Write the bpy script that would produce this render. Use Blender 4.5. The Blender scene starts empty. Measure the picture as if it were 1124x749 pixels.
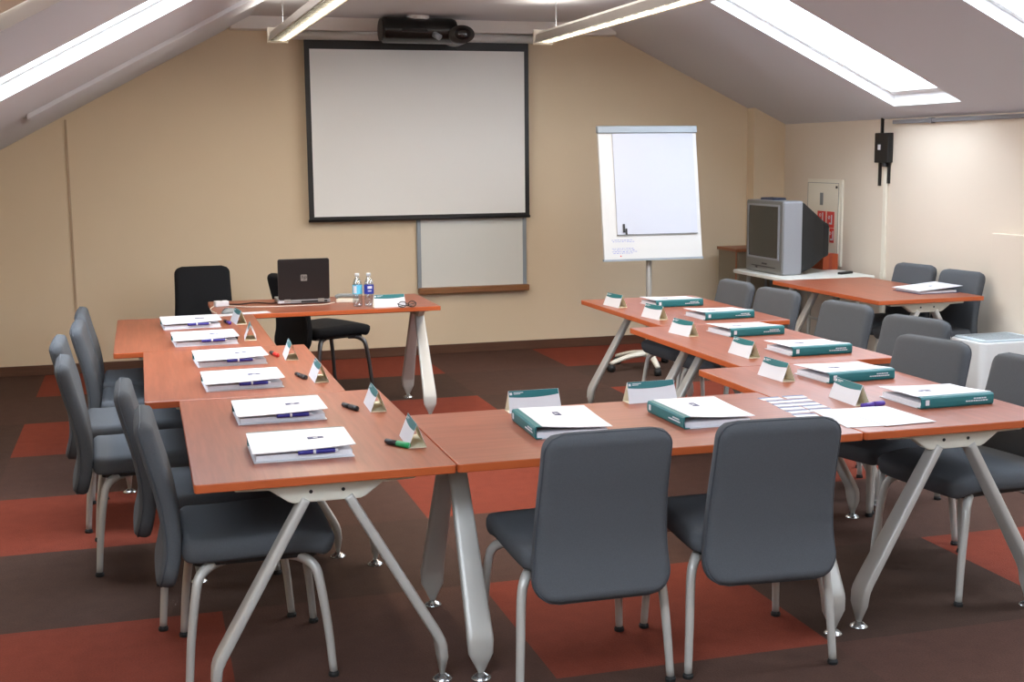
import bpy, bmesh, math, random
from mathutils import Vector, Matrix
random.seed(7)
PI = math.pi
SC = bpy.context.scene
COL = SC.collection

# ------------------------------------------------------------------ colours / materials
def lin(c):
    return tuple(((v/255)/12.92 if v/255 <= .04045 else ((v/255+.055)/1.055)**2.4) for v in c)

def mat(name, rgb, rough=.6, metal=0., spec=.5, noise=None, bump=None, emit=None, alpha=None, coat=0.):
    m = bpy.data.materials.new(name); m.use_nodes = True
    nt = m.node_tree; b = nt.nodes['Principled BSDF']
    b.inputs['Base Color'].default_value = (*lin(rgb), 1)
    b.inputs['Roughness'].default_value = rough
    b.inputs['Metallic'].default_value = metal
    b.inputs['Specular IOR Level'].default_value = spec
    b.inputs['Coat Weight'].default_value = coat
    if noise:
        sc, amt = noise
        tc = nt.nodes.new('ShaderNodeTexCoord'); n = nt.nodes.new('ShaderNodeTexNoise')
        n.inputs['Scale'].default_value = sc; n.inputs['Detail'].default_value = 4
        r = nt.nodes.new('ShaderNodeMapRange')
        r.inputs['To Min'].default_value = 1-amt; r.inputs['To Max'].default_value = 1+amt
        mx = nt.nodes.new('ShaderNodeVectorMath'); mx.operation = 'SCALE'
        mx.inputs[0].default_value = lin(rgb)
        nt.links.new(tc.outputs['Object'], n.inputs['Vector'])
        nt.links.new(n.outputs['Fac'], r.inputs['Value'])
        nt.links.new(r.outputs['Result'], mx.inputs['Scale'])
        nt.links.new(mx.outputs['Vector'], b.inputs['Base Color'])
    if bump:
        sc, st = bump
        tc = nt.nodes.new('ShaderNodeTexCoord'); n = nt.nodes.new('ShaderNodeTexNoise')
        n.inputs['Scale'].default_value = sc; n.inputs['Detail'].default_value = 3
        bp = nt.nodes.new('ShaderNodeBump'); bp.inputs['Strength'].default_value = st; bp.inputs['Distance'].default_value = .002
        nt.links.new(tc.outputs['Object'], n.inputs['Vector'])
        nt.links.new(n.outputs['Fac'], bp.inputs['Height'])
        nt.links.new(bp.outputs['Normal'], b.inputs['Normal'])
    if emit:
        b.inputs['Emission Color'].default_value = (*lin(emit[0]), 1); b.inputs['Emission Strength'].default_value = emit[1]
    return m

def clear_mat(name, tint=(255,255,255), gloss=.08):
    m = bpy.data.materials.new(name); m.use_nodes = True
    nt = m.node_tree; nt.nodes.clear()
    o = nt.nodes.new('ShaderNodeOutputMaterial'); t = nt.nodes.new('ShaderNodeBsdfTransparent')
    t.inputs['Color'].default_value = (*lin(tint), 1)
    g = nt.nodes.new('ShaderNodeBsdfGlossy'); g.inputs['Roughness'].default_value = .05
    mx = nt.nodes.new('ShaderNodeMixShader'); mx.inputs[0].default_value = gloss
    nt.links.new(t.outputs[0], mx.inputs[1]); nt.links.new(g.outputs[0], mx.inputs[2]); nt.links.new(mx.outputs[0], o.inputs[0])
    return m

def wood_mat(name, rgb, rough=.36, spec=.5):
    m = mat(name, rgb, rough, spec=spec); nt = m.node_tree; b = nt.nodes['Principled BSDF']
    tc = nt.nodes.new('ShaderNodeTexCoord'); mp = nt.nodes.new('ShaderNodeMapping')
    mp.inputs['Scale'].default_value = (1.5, 22, 22)
    n = nt.nodes.new('ShaderNodeTexNoise'); n.inputs['Scale'].default_value = 2.2; n.inputs['Detail'].default_value = 6; n.inputs['Distortion'].default_value = .6
    cr = nt.nodes.new('ShaderNodeValToRGB')
    L = lin(rgb)
    cr.color_ramp.elements[0].position = .3; cr.color_ramp.elements[0].color = (L[0]*.80, L[1]*.76, L[2]*.72, 1)
    cr.color_ramp.elements[1].position = .72; cr.color_ramp.elements[1].color = (L[0]*1.14, L[1]*1.17, L[2]*1.15, 1)
    nt.links.new(tc.outputs['Object'], mp.inputs[0]); nt.links.new(mp.outputs[0], n.inputs['Vector'])
    nt.links.new(n.outputs['Fac'], cr.inputs[0]); nt.links.new(cr.outputs[0], b.inputs['Base Color'])
    return m

def carpet_mat():
    m = mat('carpet_tiles', (60,45,38), .95, spec=.15); nt = m.node_tree; b = nt.nodes['Principled BSDF']
    N = nt.nodes.new; K = nt.links.new
    tc = N('ShaderNodeTexCoord'); sp = N('ShaderNodeSeparateXYZ'); K(tc.outputs['Object'], sp.inputs[0])
    def M(op, a, bb=None):
        x = N('ShaderNodeMath'); x.operation = op
        for i, v in enumerate((a, bb)):
            if v is None: continue
            if isinstance(v, (int, float)): x.inputs[i].default_value = v
            else: K(v, x.inputs[i])
        return x.outputs[0]
    ci = M('FLOOR', M('DIVIDE', M('SUBTRACT', sp.outputs[0], .22+.0), 1.005))
    cj = M('FLOOR', M('DIVIDE', M('SUBTRACT', sp.outputs[1], 3.74), .97))
    oi = M('ABSOLUTE', M('MODULO', ci, 2.0)); oj = M('ABSOLUTE', M('MODULO', cj, 2.0))
    iso = M('MULTIPLY', M('GREATER_THAN', oi, .5), M('LESS_THAN', oj, .5))
    comb = N('ShaderNodeCombineXYZ'); K(ci, comb.inputs[0]); K(cj, comb.inputs[1])
    wn = N('ShaderNodeTexWhiteNoise'); wn.noise_dimensions = '2D'; K(comb.outputs[0], wn.inputs['Vector'])
    br = N('ShaderNodeMix'); br.data_type = 'RGBA'
    br.inputs[6].default_value = (*lin((66,50,42)), 1); br.inputs[7].default_value = (*lin((80,56,48)), 1); K(wn.outputs['Value'], br.inputs[0])
    mx = N('ShaderNodeMix'); mx.data_type = 'RGBA'; K(iso, mx.inputs[0]); K(br.outputs[2], mx.inputs[6]); mx.inputs[7].default_value = (*lin((116,53,38)), 1)
    n = N('ShaderNodeTexNoise'); n.inputs['Scale'].default_value = 160; n.inputs['Detail'].default_value = 3; K(tc.outputs['Object'], n.inputs['Vector'])
    n2 = N('ShaderNodeTexNoise'); n2.inputs['Scale'].default_value = 14; K(tc.outputs['Object'], n2.inputs['Vector'])
    r = N('ShaderNodeMapRange'); r.inputs['To Min'].default_value = .66; r.inputs['To Max'].default_value = 1.34; K(n.outputs['Fac'], r.inputs['Value'])
    r2 = N('ShaderNodeMapRange'); r2.inputs['To Min'].default_value = .85; r2.inputs['To Max'].default_value = 1.15; K(n2.outputs['Fac'], r2.inputs['Value'])
    s = N('ShaderNodeVectorMath'); s.operation = 'SCALE'; K(mx.outputs[2], s.inputs[0]); K(M('MULTIPLY', r.outputs[0], r2.outputs[0]), s.inputs['Scale'])
    K(s.outputs[0], b.inputs['Base Color'])
    bp = N('ShaderNodeBump'); bp.inputs['Strength'].default_value = .5; bp.inputs['Distance'].default_value = .004
    K(n.outputs['Fac'], bp.inputs['Height']); K(bp.outputs[0], b.inputs['Normal'])
    return m

M_ = dict(
    wall=mat('wall_paint', (216,198,170), .85, spec=.2, noise=(3,.015)),
    wall_side=mat('wall_paint_side', (214,202,186), .85, spec=.2, noise=(3,.015)),
    ceil=mat('ceiling_paint', (206,208,214), .9, spec=.2),
    ceil_trim=mat('ceiling_trim_paint', (224,220,216), .8, spec=.2),
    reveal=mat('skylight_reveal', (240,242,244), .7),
    skirting=wood_mat('skirting_wood', (88,56,38), .5),
    wood=wood_mat('cherry_laminate', (138,76,54), .36, .5),
    edge=mat('table_edge_banding', (178,84,38), .45),
    silver=mat('silver_paint', (186,184,178), .42, metal=.25),
    chrome=mat('polished_leg', (190,192,192), .22, metal=.9),
    cream=mat('cast_bracket', (206,202,188), .5),
    dark=mat('dark_hole', (22,22,22), .6),
    black=mat('black_plastic', (24,24,25), .45),
    rubber=mat('rubber_glide', (20,20,20), .7),
    steel=mat('dark_steel_beam', (46,46,48), .5, metal=.4),
    fabric=mat('grey_fabric', (79,82,86), .9, spec=.25, noise=(260,.16), bump=(420,.35)),
    fabric_pipe=mat('grey_piping', (62,66,72), .8),
    fabric_black=mat('black_fabric', (26,28,32), .85, spec=.25, noise=(260,.16), bump=(420,.35)),
    black_pipe=mat('black_piping', (16,17,19), .8),
    white=mat('white_card', (208,209,214), .45),
    paper=mat('white_paper', (206,208,214), .8),
    pages=mat('page_block', (214,214,218), .85, noise=(90,.08)),
    teal=mat('teal_print', (18,100,104), .45),
    teal_dark=mat('teal_shadow_fold', (16,78,86), .5),
    cream_card=mat('cream_card', (232,224,200), .75),
    navy=mat('navy_ink', (34,40,92), .5),
    blue_ink=mat('scribble_ink', (140,150,196), .7),
    logo_blue=mat('logo_blue', (58,58,140), .5),
    pen_blue=mat('pen_blue_plastic', (44,40,130), .35),
    purple=mat('purple_plastic', (74,44,140), .4),
    green=mat('green_cap', (24,150,84), .4),
    red=mat('red_cap', (200,44,34), .4),
    screen=mat('screen_cloth', (230,231,228), .9, spec=.1),
    board=mat('board_enamel', (216,218,212), .35),
    flip_white=mat('flip_panel', (202,202,200), .4),
    flip_paper=mat('flip_pad_paper', (190,194,205), .8),
    alu=mat('brushed_aluminium', (142,150,156), .5, metal=.2),
    ledge=wood_mat('ledge_wood', (136,90,52), .5),
    tv_silver=mat('tv_silver', (140,142,147), .45, metal=.2),
    tv_front=mat('tv_front_grey', (112,112,110), .45, metal=.2),
    tv_glass=mat('tv_glass', (34,38,36), .12, spec=.7),
    cab=mat('cabinet_grey', (132,124,108), .6),
    cab_top=wood_mat('cabinet_top_wood', (150,92,60), .4),
    panel=mat('panel_white', (222,216,200), .5),
    sign_red=mat('sign_red', (206,52,44), .5),
    orange=mat('orange_carton', (168,74,38), .7),
    heater=mat('heater_white', (214,218,220), .45),
    grey_strip=mat('grey_rail', (128,128,132), .6),
    tube=mat('screen_case', (206,206,204), .5),
    fixture=mat('fixture_metal', (164,156,146), .35, metal=.4),
    fixture_white=mat('fixture_white', (196,188,172), .5),
    lamp=mat('lamp_tube', (255,240,214), .5, emit=((255,236,206), 9)),
    glossy_black=mat('projector_shell', (26,27,26), .25),
    proj_grey=mat('projector_grey', (62,60,58), .35),
    lens=mat('projector_lens', (16,16,20), .05, spec=1),
    lid=mat('laptop_lid', (36,33,33), .3),
    lap_grey=mat('laptop_grey', (150,150,152), .4, metal=.4),
    badge=mat('badge_silver', (160,156,150), .4, metal=.5),
    pet=clear_mat('bottle_plastic', (246,250,252), .2),
    water=clear_mat('bottle_water', (248,251,253), .06),
    glass=clear_mat('window_glass', (250,252,255), .04),
    cyan=mat('label_cyan', (96,190,222), .5),
    blue=mat('label_blue', (34,50,150), .5),
    bottle_cap=mat('bottle_cap', (206,214,220), .5),
    blind=mat('roller_blind', (214,196,172), .9),
    winframe=mat('skylight_frame', (226,226,224), .5),
    cable_w=mat('white_cable', (214,204,192), .6),
    cable_k=mat('black_cable', (26,24,24), .6),
    phone=mat('grey_phone', (120,124,124), .5),
    carpet=carpet_mat(),
)

# ------------------------------------------------------------------ mesh helpers
def obj(name, bm, m, parent=None, smooth=False, bevel=None, loc=None):
    me = bpy.data.meshes.new(name)
    bmesh.ops.recalc_face_normals(bm, faces=bm.faces[:])
    bm.to_mesh(me); bm.free()
    ms = m if isinstance(m, (list, tuple)) else [m]
    for x in ms: me.materials.append(x)
    if smooth:
        for p in me.polygons: p.use_smooth = True
    o = bpy.data.objects.new(name, me); COL.objects.link(o)
    if parent is not None: o.parent = parent
    if loc: o.location = loc
    if bevel:
        b = o.modifiers.new('b', 'BEVEL'); b.width = bevel; b.segments = 2; b.limit_method = 'ANGLE'
    return o

def B(): return bmesh.new()

def box(bm, x0, x1, y0, y1, z0, z1, mi=0, M=None):
    co = [(x0,y0,z0),(x1,y0,z0),(x1,y1,z0),(x0,y1,z0),(x0,y0,z1),(x1,y0,z1),(x1,y1,z1),(x0,y1,z1)]
    v = [bm.verts.new(M @ Vector(c) if M else c) for c in co]
    fs = []
    for f in ((0,3,2,1),(4,5,6,7),(0,1,5,4),(1,2,6,5),(2,3,7,6),(3,0,4,7)):
        fc = bm.faces.new([v[i] for i in f]); fc.material_index = mi; fs.append(fc)
    return v, fs

def boxo(name, d, m, parent=None, bevel=None, **k):
    bm = B(); box(bm, *d); return obj(name, bm, m, parent, bevel=bevel, **k)

def prism(bm, poly, a0, a1, axis='y', mi=0):
    """extrude a 2D polygon along an axis. poly in (x,z) for y, (y,z) for x, (x,y) for z"""
    def P(p, a):
        return {'y': (p[0], a, p[1]), 'x': (a, p[0], p[1]), 'z': (p[0], p[1], a)}[axis]
    v0 = [bm.verts.new(P(p, a0)) for p in poly]; v1 = [bm.verts.new(P(p, a1)) for p in poly]
    n = len(poly)
    for f in [bm.faces.new(v0), bm.faces.new(v1[::-1])] + [bm.faces.new([v0[i], v0[(i+1) % n], v1[(i+1) % n], v1[i]]) for i in range(n)]:
        f.material_index = mi

def catmull(pts, n=6):
    P = [Vector(p) for p in pts]
    if len(P) < 3: return P
    out = []
    ext = [2*P[0]-P[1]] + P + [2*P[-1]-P[-2]]
    for i in range(1, len(ext)-2):
        p0, p1, p2, p3 = ext[i-1:i+3]
        for k in range(n):
            t = k/n
            out.append(.5*((2*p1)+(-p0+p2)*t+(2*p0-5*p1+4*p2-p3)*t*t+(-p0+3*p1-3*p2+p3)*t**3))
    out.append(P[-1]); return out

def tube(bm, pts, r, seg=10, r2=None, side=None, cap=True, mi=0, smooth_n=0, sq=False):
    """sweep; r may be a function of t or number; r2 half-size along `side`"""
    P = catmull(pts, smooth_n) if smooth_n else [Vector(p) for p in pts]
    rf = r if callable(r) else (lambda t: r)
    rf2 = rf if r2 is None else (r2 if callable(r2) else (lambda t: r2))
    rings = []; up = None; L = len(P)
    for i, p in enumerate(P):
        d = (P[min(i+1, L-1)]-P[max(i-1, 0)]).normalized()
        if side is not None:
            s = Vector(side); s = (s-d*s.dot(d)).normalized()
        else:
            if up is None: up = Vector((0,0,1)) if abs(d.z) < .9 else Vector((0,1,0))
            s = d.cross(up)
            s = s.normalized() if s.length > 1e-6 else Vector((1,0,0))
            up = s.cross(d)
        u = s.cross(d).normalized()
        t = i/max(1, L-1)
        def g(a): return math.copysign(abs(a)**.45, a) if sq else a
        rings.append([bm.verts.new(p+s*g(math.cos(2*PI*k/seg))*rf2(t)+u*g(math.sin(2*PI*k/seg))*rf(t)) for k in range(seg)])
    for a, b in zip(rings, rings[1:]):
        for k in range(seg):
            bm.faces.new([a[k], a[(k+1) % seg], b[(k+1) % seg], b[k]]).material_index = mi
    if cap:
        bm.faces.new(rings[0][::-1]).material_index = mi; bm.faces.new(rings[-1]).material_index = mi

def lathe(bm, prof, seg=20, c=(0,0,0), mi=0, cap=True):
    rings = [[bm.verts.new((c[0]+r*math.cos(2*PI*k/seg), c[1]+r*math.sin(2*PI*k/seg), c[2]+z)) for k in range(seg)] for r, z in prof]
    for a, b in zip(rings, rings[1:]):
        for k in range(seg):
            bm.faces.new([a[k], a[(k+1) % seg], b[(k+1) % seg], b[k]]).material_index = mi
    if cap:
        bm.faces.new(rings[0][::-1]).material_index = mi; bm.faces.new(rings[-1]).material_index = mi

def rrect(x0, x1, y0, y1, r, n=5):
    out = []
    for cx, cy, a0 in ((x1-r,y1-r,0),(x0+r,y1-r,90),(x0+r,y0+r,180),(x1-r,y0+r,270)):
        for k in range(n+1):
            a = math.radians(a0+90*k/n); out.append((cx+r*math.cos(a), cy+r*math.sin(a)))
    return out

def thing(name, label, cat, loc=(0,0,0), rotz=0, group=None):
    o = bpy.data.objects.new(name, None); COL.objects.link(o)
    o.empty_display_size = .1; o.location = loc; o.rotation_euler = (0,0,rotz)
    return tag(o, label, cat, group)

def tag(o, label, cat, group=None):
    o['label'] = label; o['category'] = cat
    if group: o['group'] = group
    return o

def struct(o):
    o['kind'] = 'structure'; return o

def dup(root, loc=None, rotz=None, label=None, group=None):
    def cp(o, parent):
        c = o.copy(); COL.objects.link(c)
        if parent is not None: c.parent = parent
        for ch in KIDS.get(o.name, []): cp(ch, c)
        return c
    KIDS = {}
    for o in bpy.data.objects:
        if o.parent: KIDS.setdefault(o.parent.name, []).append(o)
    r = cp(root, None)
    if loc is not None: r.location = loc
    if rotz is not None: r.rotation_euler = (0,0,rotz)
    if label: r['label'] = label
    if group: r['group'] = group
    return r

def place(proto, used, loc, rotz, label, group=None):
    if not used:
        used.append(1); o = proto; o.location = loc; o.rotation_euler = (0,0,rotz); o['label'] = label
        if group: o['group'] = group
        return o
    return dup(proto, loc, rotz, label, group)

# ------------------------------------------------------------------ room shell
YB, XR, XL, YF = 10.58, 5.605, -1.5, -2.6
ZC = 2.79
SL, SR = .539, .48
def zl(x): return 2.684+SL*(x-.702)
def zr(x): return 1.936-SR*(x-XR)
XCL = .702+(ZC-2.684)/SL
XCR = XR-(ZC-1.936)/SR

struct(boxo('floor', (XL-.1, XR+.3, YF-.1, YB+.1, -.1, 0), M_['carpet']))
# back wall with gable outline
bm = B(); prism(bm, [(XL,0),(XR,0),(XR,zr(XR)+.2),(XCR,ZC+.15),(XCL,ZC+.15),(XL,zl(XL)+.2)], YB, YB+.12, 'y'); struct(obj('wall_back', bm, M_['wall']))
bm = B(); prism(bm, [(XL,0),(XR,0),(XR,zr(XR)+.2),(XCR,ZC+.15),(XCL,ZC+.15),(XL,zl(XL)+.2)], YF-.12, YF, 'y'); struct(obj('wall_front', bm, M_['wall']))
struct(boxo('wall_right', (XR, XR+.12, YF, YB+.1, 0, zr(XR)+.05), M_['wall_side']))
struct(boxo('wall_left', (XL-.12, XL, YF, YB+.1, 0, zl(XL)+.05), M_['wall']))
struct(boxo('ceiling', (XCL, XCR, YF, YB, ZC, ZC+.1), M_['ceil']))
# low thickening of the side wall and the pilaster at the back corner
struct(boxo('wall_ledge', (XR-.05, XR+.01, 1.0, 7.41, 0, 1.13), M_['wall_side'], bevel=.004))
bm = B(); prism(bm, [(5.30,0),(XR+.01,0),(XR+.01,zr(XR+.01)+.03),(5.30,zr(5.30)+.03)], 10.44, YB+.01, 'y'); struct(obj('wall_pilaster', bm, M_['wall']))
struct(boxo('trim_1', (XCL-.15, XCR+.15, 10.42, YB, 2.69, ZC+.02), M_['ceil_trim'], bevel=.004))

def slope(name, zf, x0, x1, holes, flip):
    """sloped ceiling as a 0.14 m thick slab with rectangular openings (x0,x1,y0,y1) and lit reveals"""
    ys = sorted({YF, YB} | {h[2] for h in holes} | {h[3] for h in holes})
    xs = sorted({x0, x1} | {h[0] for h in holes} | {h[1] for h in holes})
    T = .16
    bm = B()
    def inside(xm, ym): return any(h[0] < xm < h[1] and h[2] < ym < h[3] for h in holes)
    for i in range(len(xs)-1):
        for j in range(len(ys)-1):
            a, b, c, d = xs[i], xs[i+1], ys[j], ys[j+1]
            if inside((a+b)/2, (c+d)/2): continue
            for o, rev in ((0, 0), (T, 1)):
                v = [bm.verts.new((x, y, zf(x)+o)) for x, y in ((a,c),(b,c),(b,d),(a,d))]
                bm.faces.new(v if rev else v[::-1])
    for h in holes:
        a, b, c, d = h
        for p, q in (((a,c),(b,c)),((b,c),(b,d)),((b,d),(a,d)),((a,d),(a,c))):
            f = bm.faces.new([bm.verts.new((p[0],p[1],zf(p[0]))), bm.verts.new((q[0],q[1],zf(q[0]))), bm.verts.new((q[0],q[1],zf(q[0])+T)), bm.verts.new((p[0],p[1],zf(p[0])+T))])
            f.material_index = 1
    bmesh.ops.remove_doubles(bm, verts=bm.verts[:], dist=1e-5)
    me = bpy.data.meshes.new(name); bm.to_mesh(me); bm.free()
    me.materials.append(M_['ceil']); me.materials.append(M_['reveal'])
    o = bpy.data.objects.new(name, me); COL.objects.link(o); struct(o)
    return o
LH = [(-1.1, .70, 5.72+2.27*k, 6.70+2.27*k) for k in (-3,-2,-1,0)]
RH = [(3.93, 5.43, 7.63+2.23*k, 8.45+2.23*k) for k in (-4,-3,-2,-1,0)]
slope('ceiling_slope_west', zl, XL-.02, XCL, LH, 0)
slope('ceiling_slope_east', zr, XCR, XR+.02, RH, 1)

wn = 0
def skylight(h, zf, sgn, blind=False):
    global wn
    wn += 1
    a, b, c, d = h
    T = .15
    ang = math.atan(SL) if sgn < 0 else -math.atan(SR)
    cx, cy = (a+b)/2, (c+d)/2
    L = (b-a)/math.cos(ang)
    W = d-c
    e = thing('window_%d' % wn, '', '', (cx, cy, zf(cx)+T-.04)); del e['label']; del e['category']
    e['kind'] = 'structure'; e.rotation_euler = (0, -ang, 0)
    bm = B(); t = .05
    for q in ((-L/2, -L/2+t, -W/2, W/2), (L/2-t, L/2, -W/2, W/2), (-L/2+t, L/2-t, -W/2, -W/2+t), (-L/2+t, L/2-t, W/2-t, W/2)):
        box(bm, q[0]+.003*0, q[1], q[2]+.002, q[3]-.002, -.03, .03)
    obj('window_frame', bm, M_['winframe'], e)
    bm = B(); box(bm, -L/2+t, L/2-t, -W/2+t, W/2-t, -.004, .004); obj('window_pane', bm, M_['glass'], e)
    if blind:
        bl = tag(boxo('roller_blind', (-L/2+.02, L/2-.02, -W/2+.01, W/2-.01, -.05, -.044), M_['blind']), 'closed beige roller blind in the sloping ceiling', 'blind')
        bl.matrix_world = Matrix.Translation(e.location) @ Matrix.Rotation(-ang, 4, 'Y')
    # portal so that the sky's light is sampled through the opening
    ld = bpy.data.lights.new('sky_portal', 'AREA'); ld.shape = 'RECTANGLE'; ld.size = L; ld.size_y = W; ld.cycles.is_portal = True
    lo = bpy.data.objects.new('sky_portal', ld); COL.objects.link(lo)
    n = Vector((-math.sin(ang), 0, math.cos(ang)))
    lo.location = Vector(e.location)+n*.08
    lo.rotation_euler = (0, -ang, 0)
for k, h in enumerate(LH): skylight(h, zl, -1, blind=(k == 2))
for h in RH: skylight(h, zr, 1)

# baseboards
struct(boxo('baseboard_back', (XL, 5.30, YB-.018, YB, 0, .075), M_['skirting']))
struct(boxo('baseboard_right', (XR-.018, XR, 7.41, YB-.14, 0, .075), M_['skirting']))
struct(boxo('baseboard_left', (XL, XL+.018, YF, YB-.02, 0, .075), M_['skirting']))
# thin joint strip on the back wall
struct(boxo('trim_2', (-.535, -.518, YB-.008, YB, .075, 1.99), mat('joint_strip', (176,154,128), .85)))

# boxed duct lying along the sloping ceiling
bm = B()
for y0, y1, t0 in ((8.42, 9.08, .032),):
    pts = [(-.64, zl(-.64)+.01), (-.64, zl(-.64)-t0), (XCL, ZC-t0), (XCL, ZC+.02)]
    prism(bm, pts, y0, y1, 'y')
struct(obj('trim_3', bm, M_['ceil'], bevel=.006))

# ------------------------------------------------------------------ tables
TL, TW, TZ, TT = 1.38, .80, .73, .028
def make_table(length, name='conference_table'):
    """origin: floor under the centre; length along X"""
    t = thing(name, '', 'table')
    bm = B(); hl, hw = length/2, TW/2
    poly = rrect(-hl, hl, -hw, hw, .012, 3)
    prism(bm, poly, TZ-TT, TZ, 'z')
    for f in bm.faces:
        f.normal_update()
        f.material_index = 0 if abs(f.normal.z) > .5 else 1
    obj('tabletop', bm, [M_['wood'], M_['edge']], t, bevel=.003)
    for s in (-1, 1):
        bx = s*(hl-.075)
        bm = B()
        pr = [(-.28,.700),(-.28,.683),(-.175,.680),(-.12,.640),(-.105,.634),(.105,.634),(.12,.640),(.175,.680),(.28,.683),(.28,.700)]
        prism(bm, pr, bx-.022, bx+.022, 'x')
        br = obj('leg_bracket', bm, M_['cream'], t, bevel=.005)
        for yy in (-.05, .05):
            bm = B(); M = Matrix.Translation((bx+s*.0225, yy, .668)) @ Matrix.Rotation(PI/2, 4, 'Y')
            bmesh.ops.create_cone(bm, cap_ends=True, segments=10, radius1=.006, radius2=.006, depth=.003, matrix=M)
            obj('bolt_hole', bm, M_['dark'], br)
        for q in (-1, 1):
            bm = B()
            pts = [(bx, q*.065, .645), (bx, q*.070, .637), (bx, q*.338, .165), (bx, q*.350, .140), (bx, q*.354, .125), (bx, q*.358, .085), (bx, q*.358, .016)]
            w = [.030, .031, .043, .044, .044, .041, .007]; th = [.016, .016, .017, .017, .017, .016, .007]
            n = len(pts)-1
            def ip(arr):
                def f(t):
                    x = t*n; i = min(int(x), n-1); return arr[i]+(arr[i+1]-arr[i])*(x-i)
                return f
            tube(bm, pts, ip(th), 20, r2=ip(w), side=(1,0,0), sq=True)
            lg = obj('leg', bm, M_['silver'], t, smooth=True)
            bm = B(); lathe(bm, [(.034,0),(.034,.004),(.022,.012),(.008,.022)], 16, (bx, q*.358, 0)); obj('foot_disc', bm, M_['chrome'], lg, smooth=True)
    bm = B()
    box(bm, -hl+.09, hl-.09, -.04, .04, .655, .70)
    obj('under_beam', bm, M_['steel'], t)
    return t

tb = make_table(TL); used = []
G = 'cherry topped conference tables'
def table(cx, cy, rot, label): return place(tb, used, (cx, cy, 0), rot, label, G)
L1X, L2X, L3X = .111, -.022, -.165
Y0, Y2, Y3 = 3.777, 5.225, 6.50
table(L1X+.4, 4.467, PI/2, 'cherry table with the green marker and two white binders, nearest in the west row')
table(L2X+.4, 5.850, PI/2, 'cherry table with the red marker, middle of the row of white binders')
table(L3X+.4, 7.232, PI/2, 'cherry table holding the purple marker, reaching the laptop table')
FX0, FX1 = L1X+.8+.004, 2.355
tabf = make_table(FX1-FX0-.002)
tag(tabf, 'cherry cross table behind the two front chairs, closing the horseshoe', 'table', G); tabf.location = ((FX0+FX1)/2, Y0+.4, 0)
table(2.36+.4, 4.467, PI/2, 'cherry table with spread white papers and the purple marker, beside the white heater')
table(2.575+.4, 5.850, PI/2, 'cherry table with teal binders, middle of the row by the television')
table(2.775+.4, 7.236, PI/2, 'cherry table with teal binders, beside the flip chart')
tabt = make_table(1.42)
tag(tabt, 'cherry presenter table carrying the laptop and water bottles', 'table', G); tabt.location = (1.825-.71, 7.926+.4, 0)
tabs = make_table(1.45)
tag(tabs, 'cherry side table against the wall with one white folder on it', 'table', G); tabs.location = (4.95, 7.905, 0); tabs.rotation_euler = (0,0,PI/2)

# ------------------------------------------------------------------ chairs
def slab(W, prof, thick, nu=20, rc=.07, rc1=None):
    """upholstered slab: W(t) half width, prof list of (y,z) centreline; returns bm and rim loop points"""
    P = catmull([(0, a, b) for a, b in prof], 10)
    n = len(P)
    cum = [0]
    for i in range(1, n): cum.append(cum[-1]+(P[i]-P[i-1]).length)
    Lt = cum[-1]
    bm = B(); F = []; K = []; rimL = []; rimR = []
    for i, p in enumerate(P):
        s = cum[i]; t = s/Lt
        d = (P[min(i+1,n-1)]-P[max(i-1,0)]).normalized(); nn = Vector((0, d.z, -d.y))
        e = min(s, Lt-s); rr_ = rc if s < Lt/2 or rc1 is None else rc1
        cut = 0 if e >= rr_ else rr_-math.sqrt(max(0, rr_*rr_-(rr_-e)**2))
        w = W(t)-cut
        te = min(1, (e/.02))**.5 if e < .02 else 1
        a, b = [], []
        for k in range(nu+1):
            u = -math.cos(PI*k/nu)
            ed = (1-abs(u))*w
            tk = thick/2*(.35+.65*te)*(math.sqrt(max(0, 1-(1-min(1, ed/.022))**2))*.85+.15)
            tk *= 1+.12*(1-u*u)
            x = u*w
            a.append(bm.verts.new(p+Vector((x,0,0))+nn*tk)); b.append(bm.verts.new(p+Vector((x,0,0))-nn*tk))
        F.append(a); K.append(b)
        rimL.append(b[1].co.copy()); rimR.append(b[nu-1].co.copy())
    for i in range(n-1):
        for k in range(nu):
            bm.faces.new([F[i][k], F[i][k+1], F[i+1][k+1], F[i+1][k]])
            bm.faces.new([K[i][k+1], K[i][k], K[i+1][k], K[i+1][k+1]])
        bm.faces.new([K[i][0], F[i][0], F[i+1][0], K[i+1][0]]); bm.faces.new([F[i][nu], K[i][nu], K[i+1][nu], F[i+1][nu]])
    for i in (0, n-1):
        for k in range(nu): bm.faces.new([F[i][k], F[i][k+1], K[i][k+1], K[i][k]])
    return bm, rimL, rimR

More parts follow.
